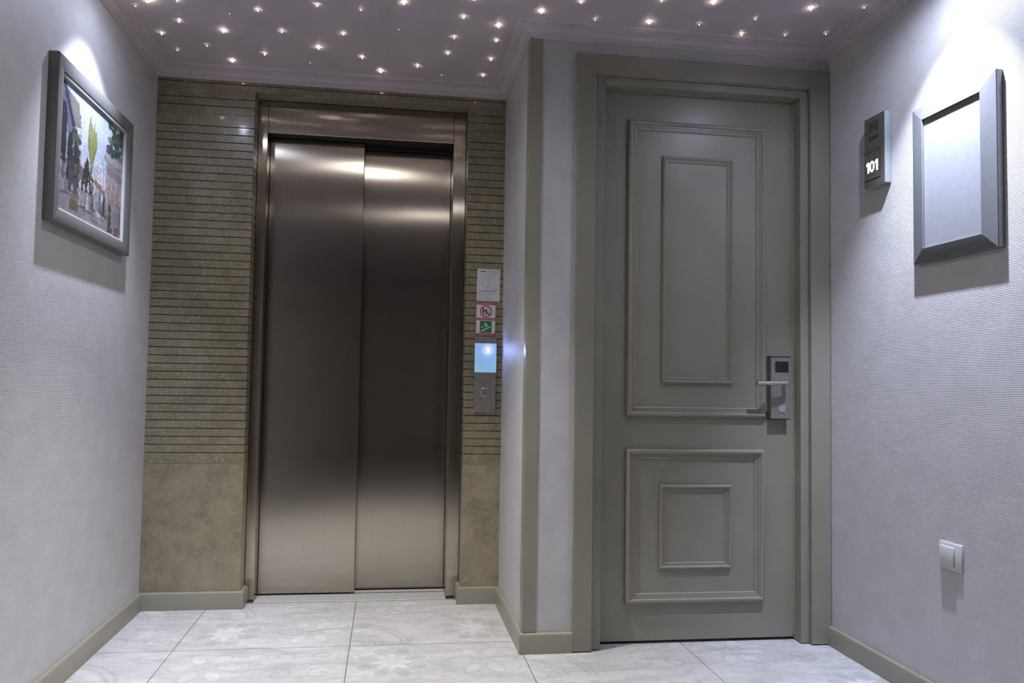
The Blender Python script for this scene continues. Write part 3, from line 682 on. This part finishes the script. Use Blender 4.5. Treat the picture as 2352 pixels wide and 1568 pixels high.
    for cx, tp, wd in ((0.43, 0.90, 0.022), (0.46, 0.84, 0.024), (0.495, 0.86, 0.020), (0.525, 0.80, 0.018), (0.41, 0.80, 0.016)):
        put(poly([(0.464, 0.44), (cx-wd, 0.64), (cx-wd*0.8, tp-0.08), (cx, tp), (cx+wd*0.9, tp-0.10), (cx+wd, 0.66)]), (146, 152, 72)); put(poly([(0.47, 0.46), (cx+wd*0.2, 0.66), (cx+wd*0.7, tp-0.1), (cx+wd, 0.66)]), (98, 104, 60), 0.7)
    # fountain house on the right
    put(poly([(0.71, 0.24), (1, 0.12), (1, 0.68), (0.71, 0.60)]), (164, 156, 164)); put(ell(0.84, 0.645, 0.17, 0.055), (150, 140, 140)); put(ell(0.84, 0.66, 0.16, 0.045), (176, 166, 160)); put(ell(0.85, 0.70, 0.12, 0.07) & (V > 0.68), (150, 164, 172))
    put(poly([(0.72, 0.52), (1, 0.50), (1, 0.56), (0.72, 0.58)]), (140, 128, 130)); put(rect(0.70, 0.46, 1, 0.475), (186, 158, 130), 0.7)
    for cx in (0.765, 0.84, 0.93): put(rect(cx-0.024, 0.25, cx+0.024, 0.42) | ell(cx, 0.42, 0.024, 0.045), (178, 150, 126))
    for cx in (0.73, 0.80, 0.885, 0.97): put(rect(cx-0.007, 0.22, cx+0.007, 0.5), (204, 202, 212))
    for k in range(80):
        a, b = 0.74+rs.rand()*0.27, 0.70+rs.rand()*0.26
        if a+b*0.5 < 1.14: continue
        put(ell(a, b, 0.024, 0.024), [(70, 92, 62), (52, 64, 54), (96, 112, 76)][k % 3], 0.85)
    for k in range(18): put(ell(0.70+rs.rand()*0.10, 0.70+rs.rand()*0.08, 0.018, 0.02), [(92, 82, 84), (66, 74, 62)][k % 2], 0.85)
    # ground
    put(poly([(0, 0), (1, 0), (1, 0.13), (0.72, 0.25), (0.30, 0.27), (0, 0.24)]), (158, 150, 156)); put(poly([(0.3, 0), (0.95, 0), (0.7, 0.15), (0.5, 0.14)]), (182, 172, 160), 0.6)
    for k in range(26): put(ell(0.35+rs.rand()*0.5, 0.02+rs.rand()*0.15, 0.02+rs.rand()*0.02, 0.005), (112, 104, 104), 0.5)
    # tent and crowd
    put(rect(0.53, 0.22, 0.70, 0.34), (196, 196, 206)); put(poly([(0.47, 0.37), (0.58, 0.39), (0.70, 0.32), (0.68, 0.30)]), (172, 128, 88))
    put(poly([(0.33, 0.24), (0.48, 0.24), (0.45, 0.40), (0.40, 0.53), (0.35, 0.42)]), (58, 60, 62)); put(rect(0.18, 0.24, 0.34, 0.42), (74, 64, 64), 0.85)
    def man(cx, by, h, robe, top):
        put(poly([(cx-0.024, by), (cx-0.004, by+h*0.02), (cx+0.003, by), (cx+0.022, by+h*0.01), (cx+0.014, by+h*0.5), (cx+0.021, by+h*0.66), (cx+0.009, by+h*0.80), (cx-0.010, by+h*0.80), (cx-0.020, by+h*0.66), (cx-0.015, by+h*0.5)]), robe); put(poly([(cx, by), (cx+0.022, by+h*0.01), (cx+0.014, by+h*0.5), (cx+0.020, by+h*0.7), (cx+0.004, by+h*0.78)]), (70, 66, 80), 0.45); put(rect(cx-0.016, by+h*0.47, cx+0.015, by+h*0.53), top, 0.8)
        put(ell(cx, by+h*0.86, 0.0085, h*0.055), (150, 118, 98)); put(ell(cx, by+h*0.925, 0.0115, h*0.042), top); put(ell(cx+0.03, by, 0.035, 0.008), (84, 78, 86), 0.7)
    for a in ((0.04, 0.14, 0.30, (178, 176, 190), (160, 120, 64)), (0.10, 0.15, 0.27, (150, 150, 172), (120, 70, 70)), (0.16, 0.18, 0.26, (92, 86, 76), (62, 60, 80)), (0.24, 0.18, 0.27, (96, 98, 92), (54, 52, 74)), (0.31, 0.10, 0.27, (224, 226, 232), (190, 110, 90)), (0.37, 0.11, 0.24, (196, 200, 186), (150, 110, 70)), (0.43, 0.09, 0.30, (222, 224, 222), (150, 150, 60)), (0.49, 0.13, 0.27, (120, 124, 138), (60, 64, 52)), (0.545, 0.13, 0.28, (206, 200, 196), (190, 120, 80)), (0.61, 0.16, 0.22, (148, 150, 164), (110, 86, 80)), (0.685, 0.13, 0.22, (66, 100, 66), (120, 66, 84)), (0.79, 0.05, 0.27, (74, 110, 44), (196, 140, 48)), (0.90, 0.06, 0.24, (150, 160, 186), (190, 104, 60)), (0.965, 0.05, 0.25, (118, 124, 120), (170, 86, 70))): man(*a)
    for cx, cy in ((0.20, 0.10), (0.26, 0.10)): put(rect(cx-0.028, cy-0.05, cx+0.028, cy+0.03), (128, 108, 74)); put(ell(cx, cy+0.035, 0.036, 0.022), (134, 140, 92))
    put(ell(0.26, 0.16, 0.05, 0.02), (160, 110, 122)); put(rect(0.88, 0.00, 0.945, 0.09), (142, 110, 92)); put(ell(0.912, 0.10, 0.036, 0.022), (176, 160, 166)); put(ell(0.80, 0.03, 0.04, 0.012), (110, 90, 84))
    put(ell(0.60, 0.115, 0.036, 0.02) | rect(0.575, 0.06, 0.587, 0.11) | rect(0.618, 0.05, 0.63, 0.11) | ell(0.566, 0.13, 0.014, 0.016), (232, 236, 236))
    # watercolour wobble and pen hatching
    jx = np.clip((xx+(noise2(60, 60)-0.5)*4.5+(rs.rand(h_, w_)-0.5)*2.0).astype(int), 0, w_-1); jy = np.clip((yy+(noise2(60, 60)-0.5)*4.5+(rs.rand(h_, w_)-0.5)*2.0).astype(int), 0, h_-1)
    img[:] = img[jy, jx]
    lum = img.mean(2); gx = np.abs(np.diff(lum, axis=1, prepend=lum[:, :1]))+np.abs(np.diff(lum, axis=0, prepend=lum[:1]))
    img *= (1-0.55*np.clip(gx*5, 0, 1))[..., None]
    hat = ((np.sin((U*1.0+V*0.35)*420+NS*9) > 0.35) & (NF > 0.42) & (lum < 0.42)); img *= (1-0.28*hat)[..., None]
    img[:] = 0.60*(img*0.8+0.2*img.mean(2, keepdims=True))*(0.90+0.2*NF[..., None])
    return np.clip(img, 0, 1)
# street painting on the left wall (seen from the room, its right-hand side lies towards the elevator)
PA, PB, PZ1, PZ2 = -0.896, -0.3206, 1.4112, 1.909
pp = Plane((0.0, PA, PZ1), (0, 1, 0), (0, 0, 1), (1, 0, 0))
pt = empty('framed_painting'); tag(pt, 'silver framed painting of a street market with domes and a poplar', 'painting')
PW, PH = PB-PA, PZ2-PZ1
prof1 = [(0, 0.001), (0, 0.0275), (0.0015, 0.0300), (0.004, 0.0305), (0.040, 0.0255), (0.0425, 0.0240), (0.0430, 0.0120), (0.0400, 0.0105), (0.0400, 0.001)]
mitred_frame(pt, pp, PW, PH, 0.043, prof1, M['frame'])
obj('liner', rect_moulding(pp.p(0.043, 0.043), pp.U, pp.V, pp.N, PW-0.086, PH-0.086, [(0, 0.012), (0, 0.0215), (0.001, 0.0220), (0.0065, 0.0200), (0.0070, 0.0135)]), M['liner'], pt)
def picture_mesh(pl, u0, v0, u1, v1, n0, w_, h_):
    img = paint_scene(w_, h_)
    U, V = np.meshgrid(np.linspace(u0, u1, w_), np.linspace(v0, v1, h_))
    co = np.array(pl.O)[None]+U.ravel()[:, None]*np.array(pl.U)[None]+V.ravel()[:, None]*np.array(pl.V)[None]+n0*np.array(pl.N)[None]
    idx = np.arange(w_*h_).reshape(h_, w_); f = np.stack([idx[:-1, :-1].ravel(), idx[:-1, 1:].ravel(), idx[1:, 1:].ravel(), idx[1:, :-1].ravel()], 1)
    me = bpy.data.meshes.new('print'); me.from_pydata(co.tolist(), [], f.tolist()); me.update()
    col = np.ones((w_*h_, 4), np.float32); col[:, :3] = img.reshape(-1, 3)
    me.color_attributes.new('print', 'FLOAT_COLOR', 'POINT').data.foreach_set('color', col.ravel())
    return me
obj('printed_picture', picture_mesh(pp, 0.0495, 0.0495, PW-0.0495, PH-0.0495, 0.0140, 280, 290), M['print'], pt)
box('backing_board', 0.001, 0.0130, PA+0.0425, PB-0.0425, PZ1+0.0425, PZ2-0.0425, M['liner'], pt)
# blank frame on the right wall
RA, RB, RZ1, RZ2 = -1.3042, -1.0017, 1.3609, 1.8603
rp = Plane((XW, RB, RZ1), (0, -1, 0), (0, 0, 1), (-1, 0, 0))
bf = empty('blank_frame'); tag(bf, 'pale silver frame around a blank white panel', 'picture frame')
RW, RH = RB-RA, RZ2-RZ1
prof2 = [(0, 0.001), (0, 0.0190), (0.0012, 0.0210), (0.003, 0.0215), (0.0455, 0.0285), (0.0470, 0.0275), (0.0470, 0.0100), (0.0440, 0.0085), (0.0440, 0.001)]
mitred_frame(bf, rp, RW, RH, 0.047, prof2, M['frame2'])
box('blank_panel', XW-0.0205, XW-0.001, RA+0.0465, RB-0.0465, RZ1+0.0465, RZ2-0.0465, M['panel'], bf)

# ================================================================ room number sign
rs_ = empty('room_sign'); tag(rs_, 'narrow grey hotel sign with the glowing number 101', 'sign')
SA, SB, SZ1, SZ2 = -0.8852, -0.7878, 1.6651, 1.9128
sp_ = Plane((XW-0.026, SB, SZ1), (0, -1, 0), (0, 0, 1), (-1, 0, 0))
SWd, SHt = SB-SA, SZ2-SZ1
box('sign_body', XW-0.0245, XW-0.001, SA, SB, SZ1, SZ2, M['sign_side'], rs_, 0.003, 2)
box('sign_face', XW-0.0262, XW-0.0246, SA+0.0008, SB-0.0008, SZ1+0.0008, SZ2-0.0008, M['sign'], rs_, 0.0004)
def sm(name, u0, v0, u1, v1): return flat(name, sp_, rectp(u0, v0, u1, v1), 0.0003, 0.0010, M['brass'], rs_)
sm('brass_line', -0.0090, 0.1255, SWd*0.80, 0.1273); sm('brass_line', 0.0000, 0.0260, SWd*0.80, 0.0276); sm('brass_line', SWd*0.80-0.0016, 0.0260, SWd*0.80, 0.1273)
sm('brass_line', SWd*0.22, 0.2108, SWd*0.74, 0.2118); sm('brass_line', SWd*0.24, 0.1676, SWd*0.73, 0.1685)
for s, a, b_, c, d in (('MAYER', 0.22, 0.2130, 0.74, 0.2290), ('HOTEL', 0.22, 0.1935, 0.74, 0.2085), ('ISTANBUL', 0.25, 0.1698, 0.72, 0.1785)):
    text('sign_text', sp_, s, SWd*a, b_, SWd*c, d, 0.0003, M['brass'], rs_, 0.0006)
box('number_panel', XW-0.0268, XW-0.0261, SB-SWd*0.785, SB-0.0010, SZ1+0.0285, SZ1+0.1245, simple('smoked_panel', (0.13, 0.118, 0.112), 0.3), rs_)
glow = emit('number_light', (1.0, 0.80, 0.62), 7.0)
for k, u in enumerate((0.10, 0.50)):
    u = (0.105, 0.540)[k]*SWd; q = 0.140*SWd
    flat('room_digit', sp_, [(u, 0.0840), (u+q*0.52, 0.0905), (u+q, 0.0905), (u+q, 0.0530), (u+q*0.48, 0.0530), (u+q*0.48, 0.0825), (u+q*0.10, 0.0785)], 0.0009, 0.0006, glow, rs_)
def zero(cu, cv, ru, rv, t):
    b = bmesh.new(); n = 28; o_, i_ = [], []
    for k in range(n):
        a = 2*PI*k/n; o_.append(b.verts.new(sp_.p(cu+ru*math.cos(a), cv+rv*math.sin(a), 0.0009))); i_.append(b.verts.new(sp_.p(cu+(ru-t)*math.cos(a), cv+(rv-t*1.1)*math.sin(a), 0.0009)))
    for k in range(n): b.faces.new((o_[k], o_[(k+1) % n], i_[(k+1) % n], i_[k]))
    r = bmesh.ops.extrude_face_region(b, geom=b.faces[:]); bmesh.ops.translate(b, verts=[g for g in r['geom'] if isinstance(g, bmesh.types.BMVert)], vec=sp_.N*0.0006)
    obj('room_digit', fin(b), glow, rs_)
zero(0.395*SWd, 0.0717, 0.0112, 0.0195, 0.0056)
obj('fixing_screw', fin(cyl_bm((XW-0.012, SA+0.030, SZ1+0.0002), 0.0025, (0, 0, -1), 0.0015, 14)), M['dark'], rs_)

# ================================================================ light switch
sw = empty('light_switch'); tag(sw, 'white square wall switch low on the right wall above the baseboard', 'switch')
WA, WB, WZ1, WZ2 = -1.1566, -1.0762, 0.4302, 0.5106
box('switch_plate', XW-0.0080, XW-0.0004, WA, WB, WZ1, WZ2, M['white'], sw, 0.0015, 2)
box('switch_key', XW-0.0150, XW-0.0081, WB-0.058, WB-0.008, WZ1+0.013, WZ2-0.012, M['white'], sw, 0.0012, 2)
box('switch_mark', XW-0.0153, XW-0.0150, WB-0.045, WB-0.043, WZ1+0.022, WZ1+0.026, M['ink_pale'], sw)

# ================================================================ ceiling star lights
STARS = [(0.239, -0.54, 2), (0.403, -0.479, 0), (0.51, -0.52, 2), (0.725, -0.585, 2), (0.877, -0.581, 1), (1.029, -0.644, 3), (0.204, -0.399, 2), (0.108, -0.294, 2), (0.351, -0.35, 3), (0.572, -0.381, 2), (0.804, -0.399, 2), (1.013, -0.462, 0), (1.245, -0.585, 2), (1.38, -0.544, 3), (1.225, -0.437, 2), (1.388, -0.437, 2), (0.129, -0.169, 1), (0.258, -0.226, 1), (0.329, -0.105, 3), (0.474, -0.187, 2), (0.698, -0.274, 3), (0.65, -0.138, 0), (0.868, -0.22, 2), (1.212, -0.309, 2), (1.39, -0.285, 2), (0.942, -0.106, 3), (1.095, -0.179, 2), (1.201, -0.114, 0), (1.378, -0.137, 2), (1.515, -0.662, 3), (1.636, -0.742, 2), (1.718, -0.642, 1), (1.905, -0.792, 2), (1.917, -0.651, 3), (2.1, -0.668, 1), (2.085, -0.807, 3), (2.28, -0.733, 1), (2.434, -0.821, 3), (2.288, -0.624, 2), (2.448, -0.645, 1), (2.591, -0.676, 1), (2.608, -0.857, 1), (0.08, -0.484, 1), (0.137, -0.53, 4), (1.267, -0.708, 3), (1.395, -0.728, 2)]
ORD = ['first', 'second', 'third', 'fourth', 'fifth', 'sixth', 'seventh', 'eighth', 'ninth', 'tenth', 'eleventh', 'twelfth', 'thirteenth', 'fourteenth', 'fifteenth', 'sixteenth', 'seventeenth', 'eighteenth', 'nineteenth', 'twentieth', 'twenty-first', 'twenty-second', 'twenty-third', 'twenty-fourth']
SIZE = {0: ('faintest', 0.0010, 0.004, 12), 1: ('small', 0.0018, 0.006, 26), 2: ('medium', 0.0021, 0.0065, 60), 3: ('large glowing', 0.0027, 0.0070, 95), 4: ('largest', 0.0060, 0.008, 70)}
star_me, fib_me, star_m = {}, {}, {}
for k, (nm, r, h, e) in SIZE.items():
    b = bmesh.new(); bmesh.ops.create_icosphere(b, subdivisions=1, radius=r); star_m[k] = emit('star_light_'+str(k), (1.0, 0.86, 0.70), e)
    star_me[k] = fin(b, 60); star_me[k].materials.append(star_m[k])
    fib_me[k] = fin(cyl_bm((0, 0, 0), 0.0008, (0, 0, 1), h, 8)); fib_me[k].materials.append(M['dark'])
cx_, cy_ = 1.0076, -2.9557
for k in SIZE:
    rank = sorted([s for s in STARS if s[2] == k], key=lambda s: (s[0]-cx_)/(s[1]-cy_))
    for i, (x, y, _) in enumerate(rank):
        nm, r, h, e = SIZE[k]
        root = empty('star_light'); root.location = (x, y, ZT)
        lab = 'largest warm star light in the ceiling, near the left wall' if k == 4 else f'{nm} warm star light in the ceiling, {ORD[i]} of that size from the left'
        tag(root, lab, 'ceiling light', 'star lights in the ceiling')
        o = obj('light_tip', star_me[k], None, root); o.location = (0, 0, -h)
        f = obj('fibre', fib_me[k], None, root); f.location = (0, 0, -h+r*0.6)

# ================================================================ recessed downlights
for x, y, beam, spill, tint, aim, lab in DOWNLIGHTS:
    root = empty('downlight'); root.location = (x, y, ZT); tag(root, lab, 'ceiling light', 'recessed downlights')
    o = obj('rim', fin(ring_bm((0, 0, 0), 0.042, 0.030, (0, 0, -1), 0.005, 36), 40), M['chrome'], root)
    o = obj('lens', fin(cyl_bm((0, 0, -0.0005), 0.022, (0, 0, -1), 0.0015, 16)), emit('downlight_lens', tint, 120.0), root)
    for nm, (wt, cone, blend) in (('spot_beam', beam), ('spot_spill', spill)):
        ld = bpy.data.lights.new(nm, 'SPOT'); ld.energy = wt; ld.color = tint; ld.spot_size = math.radians(cone); ld.spot_blend = blend; ld.shadow_soft_size = 0.014
        lo = bpy.data.objects.new(nm, ld); COL.objects.link(lo); lo.parent = root; lo.location = (0, 0, -0.022)
        if nm == 'spot_beam': lo.rotation_euler = (Vector(aim)-Vector((x, y, ZT))).to_track_quat('-Z', 'Y').to_euler()
